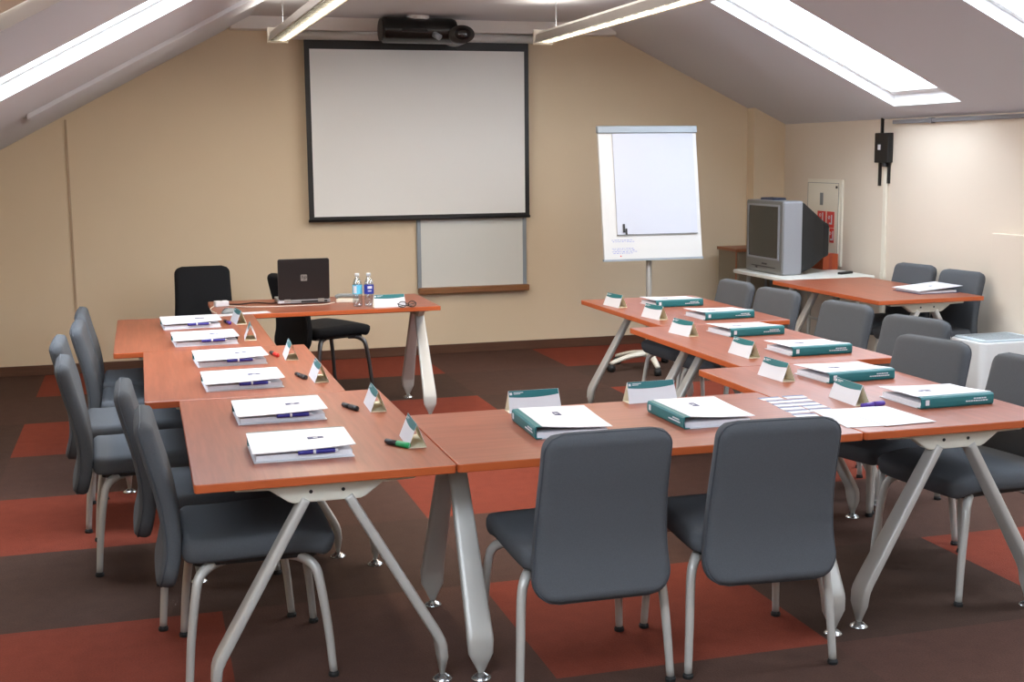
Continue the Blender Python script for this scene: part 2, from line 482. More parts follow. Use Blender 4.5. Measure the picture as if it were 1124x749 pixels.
def make_chair(fab, pipe, legm):
    t = thing('conference_chair', '', 'chair')
    prof = [(-.292,.325),(-.274,.39),(-.262,.46),(-.264,.54),(-.282,.65),(-.308,.75),(-.336,.865)]
    bm, rl, rr = slab(lambda s: .232-.026*s-.007*math.sin(PI*s), prof, .058, rc=.085, rc1=.055)
    bk = obj('backrest', bm, fab, t, smooth=True)
    for off in (-.022,):
        loop = rl+rr[::-1]
        bm = B()
        pts = [Vector(p) for p in loop]
        tube(bm, [pts[0]]+pts[1:]+[pts[0]], .0035, 6, cap=False)
        obj('piping', bm, pipe, bk, smooth=True)
    sp = [(-.235,.452),(-.15,.448),(0,.452),(.12,.455),(.2,.445),(.25,.425)]
    bm, rl, rr = slab(lambda s: .238+.004*math.sin(PI*s), sp, .075, rc=.05)
    obj('seat', bm, fab, t, smooth=True)
    bm = B(); prism(bm, rrect(-.2,.2,-.2,.2,.03), .395, .412, 'z'); obj('seat_pan', bm, M_['black'], t)
    for sx in (-1, 1):
        for sy in (-1, 1):
            bm = B()
            pts = [(sx*.15, sy*.10, .398), (sx*.19, sy*.145, .394), (sx*.222, sy*.182, .368), (sx*.236, sy*.197, .315), (sx*.246, sy*.217, .17), (sx*.254, sy*.23, .014)]
            tube(bm, pts, lambda q: .019-.006*q, 12, smooth_n=5)
            lg = obj('leg', bm, legm, t, smooth=True)
            bm = B(); lathe(bm, [(.017,0),(.018,.010),(.013,.018)], 12, (sx*.254, sy*.23, 0)); obj('glide', bm, M_['rubber'], lg)
    return t
chg = make_chair(M_['fabric'], M_['fabric_pipe'], M_['silver']); ug = []
chb = make_chair(M_['fabric_black'], M_['black_pipe'], mat('dark_chrome', (110,110,112), .3, metal=.8)); ub = []
E_, W_ = -PI/2, PI/2     # facing +X, facing -X
R = math.radians
GC = 'grey upholstered chairs around the tables'
for x, y, r, lb in [
    (1.316, 3.845, R(0), 'grey chair in front of the cross table, the one closer to the green marker'),
    (1.903, 3.830, R(-4), 'grey chair in front of the cross table, the one beside the name cards'),
    (.305, 4.24, E_, 'grey side-on chair beside the green marker table, in front of another'),
    (.235, 4.83, E_, 'grey chair mostly hidden behind the front side-on chair at the green marker table'),
    (-.012, 5.54, E_+R(2), 'grey chair seen side-on at the near end of the red marker table'),
    (-.068, 6.19, E_, 'grey chair at the far end of the red marker table, behind another chair'),
    (-.008, 6.76, E_, 'grey chair at the near end of the purple marker table'),
    (-.012, 7.35, E_, 'grey chair at the far end of its row, only its top corner showing'),
    (3.07, 4.20, W_+R(6), 'grey chair cut by the picture edge in front of the white heater'),
    (3.03, 4.77, W_+R(13), 'grey chair at the spread papers table, its back just beside the white heater'),
    (3.385, 5.41, W_+R(15), 'grey chair at the middle teal binder table, partly hidden by the chair before it'),
    (3.387, 6.12, W_+R(8), 'grey chair at the middle teal binder table, before the side table legs'),
    (3.373, 6.885, W_+R(8), 'grey chair at the flip chart table, below the television'),
    (3.364, 7.47, W_+R(3), 'grey chair at the flip chart table, between flip chart and television'),
    (5.125, 8.08, W_+R(8), 'grey chair behind the side table, beneath the white wall conduit'),
    (5.115, 7.52, W_+R(6), 'grey chair behind the side table, just beyond the white folder')]:
    place(chg, ug, (x, y, 0), r, lb, GC)
place(chb, ub, (.43, 9.66, 0), PI, 'black chair facing the room against the beige wall, beside the laptop table', 'black presenter chairs')
place(chb, ub, (1.25, 9.2, 0), R(-66), 'black chair turned sideways behind the laptop', 'black presenter chairs')

# ------------------------------------------------------------------ binders
def make_binder():
    """spine at -Y, top edge at -X, lying flat"""
    t = thing('ring_binder', '', 'binder')
    Lx, Wy, H = .16, .135, .044
    bm = B()
    prism(bm, [(-Wy,.001),(-Wy-.004,.008),(-Wy-.005,H/2),(-Wy-.004,H-.006),(-Wy,H),(-Wy+.022,H+.001),(-Wy+.022,H-.001),(-Wy+.002,H-.003),(-Wy-.002,H/2),(-Wy+.002,.004),(-Wy+.022,.003),(-Wy+.022,.001)], -Lx, Lx, 'x')
    sp = obj('spine', bm, M_['teal'], t)
    bm = B()
    y = -Wy-.0058
    box(bm, -Lx+.018, -Lx+.034, y-.0004, y+.001, .014, .034)
    obj('spine_emblem', bm, M_['white'], sp)
    bm = B()
    for z, a, b in ((.026,.07,.125),(.017,.035,.132)):
        x = a
        while x < b:
            w = random.uniform(.006,.014); box(bm, x, min(x+w,b), y-.0004, y+.001, z, z+.0045); x += w+.003
    obj('spine_lettering', bm, M_['white'], sp)
    bm = B(); box(bm, -Lx, Lx, -Wy+.02, Wy, .0, .0025); obj('back_cover', bm, M_['white'], t)
    # front cover, slightly bowed and lifted at the free corner
    bm = B(); nx, ny = 8, 8; g = []
    for lay in (0, 1):
        rows = []
        for i in range(nx+1):
            for j in range(ny+1):
                u, v = i/nx, j/ny
                x = -Lx-.004+2*(Lx+.004)*u; yy = -Wy+.02+(2*Wy-.018)*v
                z = H - .014*v + .010*v*(1-u)**2 - .003*math.sin(PI*v)*u + lay*.0022
                rows.append(bm.verts.new((x, yy, z)))
        g.append(rows)
    idx = lambda i, j: i*(ny+1)+j
    for i in range(nx):
        for j in range(ny):
            for lay in (0, 1):
                q = [g[lay][idx(i,j)], g[lay][idx(i+1,j)], g[lay][idx(i+1,j+1)], g[lay][idx(i,j+1)]]
                bm.faces.new(q if lay else q[::-1])
    for i in range(nx):
        for j in (0, ny): bm.faces.new([g[0][idx(i,j)], g[0][idx(i+1,j)], g[1][idx(i+1,j)], g[1][idx(i,j)]])
    for j in range(ny):
        for i in (0, nx): bm.faces.new([g[0][idx(i,j)], g[0][idx(i,j+1)], g[1][idx(i,j+1)], g[1][idx(i,j)]])
    fc = obj('front_cover', bm, M_['white'], t, smooth=False)
    bm = B(); zt = H-.0055
    x0, y0 = -.078, -.01
    for a, b, c, d in ((0,.018,0,.020),(.034,.052,0,.020),(0,.052,-.004,0),(.018,.034,.015,.020)): box(bm, x0+a, x0+b, y0+c, y0+d, H-.008, H-.0021)
    obj('cover_emblem', bm, M_['navy'], fc)
    bm = B()
    box(bm, -Lx+.006, Lx-.008, -Wy+.006, Wy-.012, .003, .021)
    obj('page_block', bm, M_['pages'], t)
    return t
bd = make_binder(); ubd = []
GB1 = 'white covered binders on the row facing the television'; GB2 = 'teal spined binders'
for x, y, r, lb in [
    (.465, 4.125, 0, 'white binder beside the green marker, first in its row'),
    (.460, 4.735, 1, 'white binder at the far half of the green marker table'),
    (.380, 5.455, 2, 'white binder at the near half of the red marker table'),
    (.372, 6.095, 3, 'white binder beside the red marker'),
    (.290, 6.80, 3, 'white binder at the near half of the purple marker table'),
    (.245, 7.50, 3, 'white binder last in its row, before the black chair by the wall')]:
    place(bd, ubd, (x, y, TZ), PI+R(r), lb, GB1)
for x, y, r, lb in [
    (2.925, 4.20, 1, 'teal binder beside the spread papers and heater, first in its row'),
    (2.875, 4.79, 3, 'teal binder at the far half of the spread papers table'),
    (3.085, 5.475, 1, 'teal binder at the near half of the middle table'),
    (3.09, 6.16, 3, 'teal binder at the far half of the middle table'),
    (3.255, 6.83, 3, 'teal binder at the near half of the flip chart table'),
    (3.235, 7.49, 0, 'teal binder last in its row, under the flip chart')]:
    place(bd, ubd, (x, y, TZ), R(r), lb, GB2)
place(bd, ubd, (1.392, 4.19, TZ), -PI/2-R(2), 'teal spined binder on the cross table, the one closer to the green marker', GB2)
place(bd, ubd, (1.925, 4.185, TZ), -PI/2+R(1), 'teal spined binder on the cross table, beside the name cards', GB2)
bpy.data.objects  # noqa

# pens tucked in the open edge of the white binders
pn = thing('ballpoint_pen', '', 'pen')
bm = B(); tube(bm, [(-.066,0,.0),(-.055,0,.0),(.04,0,0),(.052,0,0)], .0076, 10); obj('barrel', bm, M_['pen_blue'], pn, smooth=True)
bm = B(); tube(bm, [(.052,0,0),(.064,0,0)], lambda t: .0072-.004*t, 10); obj('tip', bm, M_['white'], pn, smooth=True)
bm = B(); tube(bm, [(-.018,0,0),(-.010,0,0)], .0086, 10); obj('ring', bm, M_['white'], pn, smooth=True)
bm = B(); box(bm, -.06, -.02, -.002, .002, .0072, .0095); obj('clip', bm, M_['pen_blue'], pn)
up = []
for (x, y, r), w in zip([(.465,4.125,0),(.460,4.735,1),(.380,5.455,2),(.372,6.095,3),(.290,6.80,3),(.245,7.50,3)],
        ['first', 'second', 'third', 'fourth', 'fifth', 'sixth']):
    place(pn, up, (x+.045, y-.130, TZ+.0245), R(r), 'blue pen tucked under the cover of the %s white binder from the green marker' % w, 'blue pens in the white binders')

# ------------------------------------------------------------------ name tents
def make_tent():
    """folded card prism, axis along X, faces towards -Y and +Y"""
    t = thing('name_tent', '', 'name card')
    L, W, H = .103, .0315, .079
    bm = B(); th = .0012
    # white outer faces (material 0), cream inside
    for s in (-1, 1):
        v = [bm.verts.new(p) for p in ((-L,s*W,0),(L,s*W,0),(L-.004,0,H),(-L+.004,0,H))]
        bm.faces.new(v if s < 0 else v[::-1]).material_index = 0
        v = [bm.verts.new(p) for p in ((-L,s*(W-th),th),(L,s*(W-th),th),(L-.004,0,H-2*th),(-L+.004,0,H-2*th))]
        bm.faces.new(v[::-1] if s < 0 else v).material_index = 1
        for e in (-1, 1):
            v = [bm.verts.new(p) for p in ((e*L,s*W,0),(e*(L-.004),0,H),(e*(L-.004),0,H-2*th),(e*L,s*(W-th),th))]
            bm.faces.new(v).material_index = 0
    box(bm, -L, L, -W+.001, W-.001, 0, th, 1)
    me = bpy.data.meshes.new('folded_card'); bm.to_mesh(me); bm.free(); me.materials.append(M_['white']); me.materials.append(M_['cream_card'])
    o = bpy.data.objects.new('folded_card', me); COL.objects.link(o); o.parent = t
    for s in (-1, 1):
        bm = B(); nseg = 12
        zz = lambda x: .064-.010*math.sin(PI*(x+L)/(2*L)*1.0+.2)*(1 if s < 0 else 1)
        pr = []
        for k in range(nseg+1):
            x = -L+.002+(2*L-.004)*k/nseg; u = k/nseg
            zb = .060-.012*u*(1-u)*2.0-.003*(1-u)
            def pt(z): return (x*(1-.0385*z/H), s*(W*(1-z/H)+.0006), z)
            pr.append((pt(zb), pt(H-.0005)))
        for a, b in zip(pr, pr[1:]):
            f = bm.faces.new([bm.verts.new(a[0]), bm.verts.new(b[0]), bm.verts.new(b[1]), bm.verts.new(a[1])])
        bmesh.ops.remove_doubles(bm, verts=bm.verts[:], dist=1e-5)
        bd_ = obj('teal_band', bm, M_['teal'], t)
        bm = B()
        def q(x0, x1, z0, z1):
            v = [bm.verts.new((x, s*(W*(1-z/H)+.0012), z)) for x, z in ((x0,z0),(x1,z0),(x1,z1),(x0,z1))]; bm.faces.new(v)
        xs = -1 if s < 0 else 1
        q(xs*(L-.008), xs*(L-.018), .064, .073)
        q(xs*(L-.024), xs*(L-.062), .0705, .073); q(xs*(L-.024), xs*(L-.050), .066, .068)
        obj('printed_emblem', bm, M_['white'], bd_)
    return t
tn = make_tent(); ut = []
GT = 'folded name tents'
for x, y, r, lb in [
    (.848, 4.145, 87, 'folded name tent beside the green marker'),
    (.832, 4.779, 88, 'folded name tent at the far half of the green marker table'),
    (.710, 5.482, 90, 'folded name tent between the black and red markers'),
    (.662, 6.134, 88, 'folded name tent beside the red marker'),
    (.532, 6.873, 86, 'folded name tent at the near half of the purple marker table'),
    (.520, 7.55, 96, 'folded name tent beside the purple marker, last in its row'),
    (2.605, 4.295, -91, 'folded name tent behind the spread papers, standing on the purple pen'),
    (2.585, 4.85, -87, 'folded name tent at the far half of the spread papers table'),
    (2.735, 5.456, -88, 'folded name tent at the near half of the middle teal binder table'),
    (2.753, 6.206, -82, 'folded name tent at the far half of the middle teal binder table'),
    (2.872, 6.893, -82, 'folded name tent at the near half of the flip chart table'),
    (2.866, 7.527, -82, 'folded name tent at the corner of the flip chart table'),
    (1.392, 4.52, 0, 'folded name tent standing square on the cross table, closer to the green marker'),
    (1.880, 4.55, 2, 'folded name tent standing on the cross table, closer to the name cards'),
    (1.505, 8.02, 0, 'folded name tent on the laptop table beside the water bottles')]:
    place(tn, ut, (x, y, TZ), R(r), lb, GT)

# ------------------------------------------------------------------ markers
def make_marker(capm, body='black', nm='marker_pen'):
    t = thing(nm, '', 'marker')
    bm = B(); tube(bm, [(-.055,0,.0095),(.0,0,.0095)], .0092, 12); obj('barrel', bm, M_[body], t, smooth=True)
    bm = B(); tube(bm, [(.0,0,.0095),(.048,0,.0095),(.054,0,.0095)], lambda q: .0102-.003*max(0, q-.6), 12); obj('cap', bm, M_[capm], t, smooth=True)
    return t
for cap, x, y, r, lb in [
    ('green', .785, 4.09, -58, 'marker with a bright green cap on the table edge'),
    ('black', .735, 4.77, -70, 'black marker at the far half of the green marker table'),
    ('black', .640, 5.53, -75, 'black marker one place beyond the red marker towards the camera'),
    ('red', .592, 6.20, -78, 'marker with a red cap'),
    ('black', .445, 6.88, -78, 'black marker at the near half of the purple marker table'),
    ('purple', .455, 7.52, -78, 'marker with a purple cap near the laptop table'),
    ('black', 2.925, 7.02, -70, 'black marker behind a name tent on the flip chart table'),
    ('red', 2.925, 7.60, -70, 'red capped marker behind the corner name tent on the flip chart table')]:
    m = make_marker(cap); m.location = (x, y, TZ); m.rotation_euler = (0,0,R(r)); tag(m, lb, 'marker', 'capped markers')
m = make_marker('purple', 'purple'); m.location = (2.63, 4.165, TZ); m.rotation_euler = (0,0,R(12)); tag(m, 'purple pen lying in front of a name tent by the spread papers', 'pen')

# ------------------------------------------------------------------ cards and papers
cd = thing('name_card', '', 'card')
boxo('card', (-.044,.044,-.026,.026,0,.0012), M_['paper'], cd); boxo('printed_strip', (-.044,.044,.008,.026,.0012,.0018), mat('card_print', (96,108,140), .6), cd)
uc = []
kk = 0
for r_ in range(6):
    for c_ in range(3):
        x = 2.345+.097*c_+random.uniform(-.006,.006)-.006*r_; y = 4.435-.066*r_+random.uniform(-.004,.004)
        if c_ == 2 and y > 4.14: continue
        kk += 1
        place(cd, uc, (x, y, TZ), R(random.uniform(-7,5)), 'small white name card with grey-blue strip, laid out in rows on the cross table', 'small name cards laid out in rows')
for x, y, r, lb in [(2.575, 3.99, 3, 'white paper sheet closest to the table edge by the name cards'), (2.46, 4.0, -6, 'white paper sheet half under another, touching the name cards')]:
    bm = B(); n = 8
    vs = []
    for i in range(n+1):
        for j in range(n+1):
            u, v = i/n, j/n
            vs.append(bm.verts.new((-.105+.21*u, -.1485+.297*v, .0035+.004*math.sin(PI*u)*v*v + (.0016 if x > 2.5 else 0))))
    for i in range(n):
        for j in range(n):
            bm.faces.new([vs[i*(n+1)+j], vs[(i+1)*(n+1)+j], vs[(i+1)*(n+1)+j+1], vs[i*(n+1)+j+1]])
    o = obj('paper_sheet', bm, M_['paper']); s = o.modifiers.new('s','SOLIDIFY'); s.thickness = .0008
    o.location = (x, y, TZ-.0015); o.rotation_euler = (0,0,R(r)); tag(o, lb, 'paper')

# folder on the side table: spread white folder
t = thing('open_folder', 'white folder with loose pages lying on the side table', 'folder', (5.17, 7.58, TZ), R(2))
bm = B(); box(bm, -.16,.16,-.15,.15,0,.003); obj('back_cover', bm, M_['navy'], t)
bm = B(); box(bm, -.15,.14,-.145,.13,.003,.018); obj('page_block', bm, M_['pages'], t)
bm = B(); prism(bm, [(-.17,.020),(.18,.045),(.18,.047),(-.17,.022)], -.16, .15, 'y'); fc = obj('front_cover', bm, M_['white'], t)
boxo('cover_emblem', (.02,.05,-.02,.0,.0355,.0375), M_['navy'], fc)

# ------------------------------------------------------------------ laptop and things on presenter table
t = thing('laptop_computer', 'open dark laptop seen from behind its lid on the presenter table', 'laptop', (1.005, 8.36, TZ))
bm = B(); prism(bm, rrect(-.172,.172,0,.25,.012), .006, .030, 'z'); obj('base', bm, M_['lap_grey'], t, bevel=.003)
bm = B(); prism(bm, rrect(-.168,.168,0,.272,.014), 0, .012, 'z'); ld = obj('lid', bm, M_['lid'], t, bevel=.003)
ld.matrix_local = Matrix.Translation((0,.012,.030)) @ Matrix.Rotation(R(95), 4, 'X')
# local z of the lid now faces away from the viewer side; the outer shell is z=0
bm = B(); prism(bm, rrect(-.021,.021,.125,.167,.006), .011, .0128, 'z'); lg = obj('lid_badge', bm, M_['badge'], ld)
cu = bpy.data.curves.new('badge_text', 'FONT'); cu.body = 'hp'; cu.size = .036; cu.extrude = .0004; cu.align_x = 'CENTER'; cu.shear = .25
tmp = bpy.data.objects.new('badge_text', cu); COL.objects.link(tmp)
bpy.context.view_layer.update()
me = bpy.data.meshes.new_from_object(tmp.evaluated_get(bpy.context.evaluated_depsgraph_get())); bpy.data.objects.remove(tmp)
me.materials.append(M_['lid']); bt = bpy.data.objects.new('badge_lettering', me); COL.objects.link(bt); bt.parent = ld
bt.matrix_local = Matrix.Translation((-.001,.139,.0131))
boxo('screen_panel', (-.155,.155,.02,.26,-.0008,.0002), M_['tv_glass'], ld)
for x in (-.11, .11): boxo('hinge', (x-.02, x+.02, -.008, .012, .014, .034), M_['badge'], t)
boxo('optical_drive', (-.171,-.09,-.002,.004,.010,.024), M_['white'], t)
boxo('port_row', (-.02,.15,-.0015,.004,.011,.022), M_['black'], t)
boxo('foot_strip', (-.15,.15,.02,.22,0,.006), M_['rubber'], t)

def bottle(x, y, lab, lb):
    t = thing('water_bottle', lb, 'bottle', (x, y, TZ), 0, 'plastic water bottles')
    prof = [(.026,0),(.031,.006),(.031,.05),(.029,.056),(.031,.062),(.031,.118),(.030,.14),(.026,.16),(.016,.182),(.0125,.19),(.0125,.2)]
    bm = B(); lathe(bm, prof, 24); b = obj('bottle_body', bm, M_['pet'], t, smooth=True)
    bm = B(); lathe(bm, [(max(.004, r-.0015), z+.001) for r, z in prof[:9]], 24); obj('water', bm, M_['water'], b, smooth=True)
    bm = B(); lathe(bm, [(.0145,.196),(.0145,.212),(.013,.214)], 20); obj('cap', bm, M_['bottle_cap'], t, smooth=True)
    bm = B(); lathe(bm, [(.0318,.082),(.0318,.14)], 24, cap=False); lo = obj('label', bm, M_[lab], t, smooth=True)
    bm = B()
    for a0, a1, z0, z1 in ((-115,-60,.116,.132),(-112,-70,.098,.104)) if lab == 'blue' else ((-150,-108,.088,.134),):
        rs = [[bm.verts.new((.0322*math.cos(R(a0+(a1-a0)*k/6)), .0322*math.sin(R(a0+(a1-a0)*k/6)), z)) for k in range(7)] for z in (z0, z1)]
        for k in range(6): bm.faces.new([rs[0][k], rs[0][k+1], rs[1][k+1], rs[1][k]])
    obj('label_print', bm, M_['white'], lo)
bottle(1.315, 8.10, 'cyan', 'water bottle with a pale cyan and white label')
bottle(1.388, 8.09, 'blue', 'water bottle with a dark blue label')

t = thing('folded_glasses', 'folded eyeglasses lying in front of the name tent on the laptop table', 'glasses', (1.60, 7.925, TZ), R(8))
for x in (-.033, .033):
    bm = B(); pts = [(x+.026*math.cos(a)*1.0, -.012, .023+.019*math.sin(a)) for a in [2*PI*k/16 for k in range(17)]]
    tube(bm, pts, .0028, 6, cap=False); rim = obj('rim', bm, M_['black'], t, smooth=True)
    bm = B(); vs = [bm.verts.new((x+.024*math.cos(2*PI*k/16), -.012, .023+.017*math.sin(2*PI*k/16))) for k in range(16)]; bm.faces.new(vs); obj('lens', bm, M_['pet'], rim)
bm = B(); tube(bm, [(-.008,-.012,.026),(0,-.013,.029),(.008,-.012,.026)], .0025, 6); obj('bridge', bm, M_['black'], t)
for s in (-1, 1):
    bm = B(); tube(bm, [(s*.06,-.012,.028),(s*.06,.004,.026),(s*.02,.02+.004*s,.014),(-s*.045,.024+.005*s,.006)], .0026, 6, smooth_n=3); obj('temple', bm, M_['black'], t, smooth=True)

# handset phone and small things behind the bottles
t = thing('desk_phone', 'pale grey handset lying behind the water bottles', 'phone', (1.29, 8.38, TZ), R(-20))
bm = B(); prism(bm, rrect(-.07,.07,-.04,.04,.015), 0, .022, 'z'); obj('body', bm, M_['panel'], t, bevel=.004)
bm = B(); tube(bm, [(-.075,.0,.03),(-.05,0,.042),(.05,0,.042),(.075,0,.03)], .014, 10, smooth_n=4); obj('handset', bm, M_['phone'], t, smooth=True)
t = thing('power_adapter', 'small white power adapter on the far corner of the presenter table', 'adapter', (.475, 8.42, TZ), R(12))
bm = B(); prism(bm, rrect(-.045,.045,-.03,.03,.01), 0, .036, 'z'); a_ = obj('body', bm, M_['white'], t, bevel=.005)
bm = B(); lathe(bm, [(.01,.036),(.01,.038)], 12); obj('indicator', bm, M_['phone'], a_)
def cable(pts, m, lb, r=.0032):
    bm = B(); tube(bm, pts, r, 8, smooth_n=8); return tag(obj('power_cable', bm, m, smooth=True), lb, 'cable')
z = TZ+.004
cable([(.52,8.41,z),(.62,8.30,z),(.78,8.26,z),(.98,8.25,z),(1.12,8.26,z),(1.2,8.34,z)], M_['cable_w'], 'white cable running in front of the laptop')
cable([(.50,8.50,z),(.60,8.47,z),(.70,8.52,z),(.80,8.44,z),(.86,8.48,z)], M_['cable_k'], 'black cable coiled beside the laptop', .004)
cable([(.428,8.40,z+.001),(.40,8.28,z),(.40,8.12,z),(.42,8.02,z)], M_['cable_w'], 'white cable hanging from the adapter towards the white binders')
t = thing('computer_mouse', 'grey computer mouse on the corner of the presenter table', 'mouse', (.50, 8.02, TZ), R(20))
bm = B()
bmesh.ops.create_uvsphere(bm, u_segments=18, v_segments=10, radius=1, matrix=Matrix.Translation((0,0,.0)) @ Matrix.Diagonal((.055,.034,.034,1)))
bmesh.ops.bisect_plane(bm, geom=bm.verts[:]+bm.edges[:]+bm.faces[:], plane_co=(0,0,.001), plane_no=(0,0,-1), clear_outer=True)
bmesh.ops.holes_fill(bm, edges=bm.edges[:])
obj('shell', bm, M_['phone'], t, smooth=True)
bm = B(); tube(bm, [(-.045,0,.020),(-.03,0,.031),(-.012,0,.0345)], .0025, 6); obj('scroll_wheel', bm, M_['black'], t)
for x, y, r, lb in [(.47,7.93,6,'white leaflet at the corner beside the mouse'), (.655,7.985,10,'white leaflet next to the far name tent, before the laptop')]:
    bm = B(); box(bm, -.085,.085,-.045,.045,0,.002); box(bm, -.07,.05,-.03,-.024,.002,.0024,1); box(bm, -.07,.03,0,.006,.002,.0024,1)
    o = obj('leaflet', bm, [M_['paper'], M_['phone']]); o.location = (x, y, TZ); o.rotation_euler = (0,0,R(r)); tag(o, lb, 'leaflet')

# ------------------------------------------------------------------ projection screen
t = thing('projection_screen', 'large pull-down projection screen with black border on the beige wall', 'projection screen', (0, 10.50, 0))
bm = B(); tube(bm, [(1.12,0,2.655),(3.345,0,2.650)], .036, 16); case = obj('case', bm, M_['tube'], t, smooth=True)
bm = B(); box(bm, 1.107,1.12,-.04,.075,2.61,2.70); box(bm, 3.345,3.36,-.04,.075,2.61,2.70); obj('end_bracket', bm, M_['tube'], t)
bm = B(); box(bm, 1.365,3.175,-.003,.001,1.195,2.55); obj('screen_cloth', bm, M_['screen'], t)
bm = B()
for q in ((1.325,1.367,1.165,2.62),(3.172,3.210,1.165,2.62),(1.367,3.172,2.548,2.62),(1.367,3.172,1.165,1.197)): box(bm, q[0],q[1],-.0045,.0022,q[2],q[3])
obj('black_border', bm, M_['black'], t)
bm = B(); tube(bm, [(1.32,0,1.165),(3.215,0,1.165)], .012, 10); obj('weight_bar', bm, M_['black'], t, smooth=True)

t = thing('whiteboard', 'white board with wooden ledge, half hidden below the projection screen', 'whiteboard', (0, YB, 0))
boxo('panel', (2.265,3.165,-.022,-.002,.575,1.44), M_['board'], t)
bm = B()
for q in ((2.232,2.265,.56,1.47),(3.165,3.198,.56,1.47),(2.265,3.165,1.44,1.47)): box(bm, q[0],q[1],-.03,-.001,q[2],q[3])
obj('frame', bm, M_['alu'], t, bevel=.003)
boxo('ledge', (2.235,3.205,-.085,-.001,.525,.575), M_['ledge'], t, bevel=.004)

# ------------------------------------------------------------------ projector
t = thing('video_projector', 'black ceiling projector hanging above the projection screen', 'projector', (0, 0, 0))
PY = 10.19
bm = B()
tube(bm, [(1.905,PY,2.677),(1.92,PY,2.677),(1.96,PY,2.677),(2.46,PY,2.673),(2.49,PY,2.673)], lambda q: .102 if .05 < q < .95 else .092, 24, r2=lambda q: .14, side=(0,1,0))
obj('shell', bm, M_['glossy_black'], t, smooth=True)
bm = B(); tube(bm, [(1.890,PY-.005,2.677),(1.906,PY-.005,2.677)], .088, 20, r2=.12, side=(0,1,0)); obj('end_cap', bm, M_['black'], t)
bm = B(); tube(bm, [(2.04,PY-.136,2.665),(2.24,PY-.136,2.665)], .014, 8); obj('vent_slot', bm, M_['black'], t)
bm = B(); tube(bm, [(2.52,PY+.12,2.642),(2.52,PY-.08,2.642),(2.52,PY-.16,2.640)], lambda q: .078-.008*q, 22, r2=lambda q: .110-.008*q, side=(1,0,0)); hs = obj('lens_housing', bm, M_['proj_grey'], t, smooth=True)
bm = B(); tube(bm, [(2.52,PY-.155,2.642),(2.52,PY-.175,2.642)], .048, 20, r2=.065, side=(1,0,0)); ln = obj('lens_ring', bm, M_['black'], hs, smooth=True)
bm = B(); bmesh.ops.create_uvsphere(bm, u_segments=18, v_segments=10, radius=1, matrix=Matrix.Translation((2.52,PY-.172,2.642)) @ Matrix.Diagonal((.042,.014,.034,1))); obj('lens', bm, M_['lens'], hs, smooth=True)
bm = B(); tube(bm, [(2.30,PY-.12,2.64),(2.34,PY-.160,2.61)], .024, 12); obj('focus_knob', bm, M_['alu'], t, smooth=True)
bm = B(); lathe(bm, [(.09,2.76),(.09,ZC)], 20, (2.2,PY,0)); obj('ceiling_mount', bm, M_['ceil_trim'], t, smooth=False)

# ------------------------------------------------------------------ suspended light fixtures
def light_fixture(p0, p1, lb):
    p0, p1 = Vector(p0), Vector(p1); d = (p1-p0); L = d.length; ang = math.atan2(d.x, d.y)
    t = thing('pendant_light', lb, 'light fixture', tuple(p0), -ang, 'suspended fluorescent lights')
    bm = B(); prism(bm, [(-.07,.0),(-.055,.06),(-.02,.085),(.02,.085),(.055,.06),(.07,0),(.062,0),(.045,.05),(-.045,.05),(-.062,0)], 0, L, 'y'); obj('housing', bm, M_['fixture'], t)
    boxo('end_cap', (-.075,.075,-.02,0,-.012,.095), M_['fixture_white'], t, bevel=.004); boxo('end_cap', (-.075,.075,L,L+.02,-.012,.095), M_['fixture_white'], t, bevel=.004)
    bm = B(); n = int(L/.12)
    pv = None
    for k in range(n+1):
        y = .01+(L-.02)*k/n
        for z in ((.0,.03) if k % 2 else (.03,.0)):
            cur = [bm.verts.new((-.055,y,z)), bm.verts.new((.055,y,z))]
            if pv and z != pv[0].co.z: bm.faces.new([pv[0], pv[1], cur[1], cur[0]])
            elif pv: bm.faces.new([pv[0], bm.verts.new((-.05,pv[0].co.y,z)), bm.verts.new((-.05,y,z)), cur[0]])
            pv = cur
    bmesh.ops.remove_doubles(bm, verts=bm.verts[:], dist=1e-5)
    obj('louvre', bm, M_['chrome'], t)
    bm = B(); tube(bm, [(.045,.03,.016),(.045,L-.03,.016)], .013, 10); obj('fluorescent_tube', bm, M_['lamp'], t, smooth=True)
    for y in (.3, L/2, L-.3):
        bm = B(); tube(bm, [(0,y,.08),(0,y,ZC-p0.z-.002)], .0015, 6); obj('suspension_wire', bm, M_['alu'], t)
    ld = bpy.data.lights.new('tube_light', 'AREA'); ld.shape = 'RECTANGLE'; ld.size = .07; ld.size_y = L-.1; ld.energy = LAMP_W*L; ld.color = (1,.86,.68)
    lo = bpy.data.objects.new('tube_light', ld); COL.objects.link(lo); lo.parent = t; lo.location = (0, L/2, -.006)
    lu = bpy.data.lights.new('added_uplight', 'AREA'); lu.shape = 'RECTANGLE'; lu.size = .04; lu.size_y = L-.1; lu.energy = UP_W*L; lu.color = (1,.90,.78)  # upward area light added above the housing to brighten ceiling and upper wall
    uo = bpy.data.objects.new('added_uplight', lu); COL.objects.link(uo); uo.parent = t; uo.location = (0, L/2, .092); uo.rotation_euler = (0, PI, 0)
LAMP_W = 9; UP_W = 6
light_fixture((1.08,4.2,2.5), (.995,9.30,2.5), 'silver suspended fluorescent light ending left of the projection screen corner')
light_fixture((2.90,4.2,2.5), (2.905,9.12,2.5), 'silver suspended fluorescent light pointing at the screen corner above the flip chart')

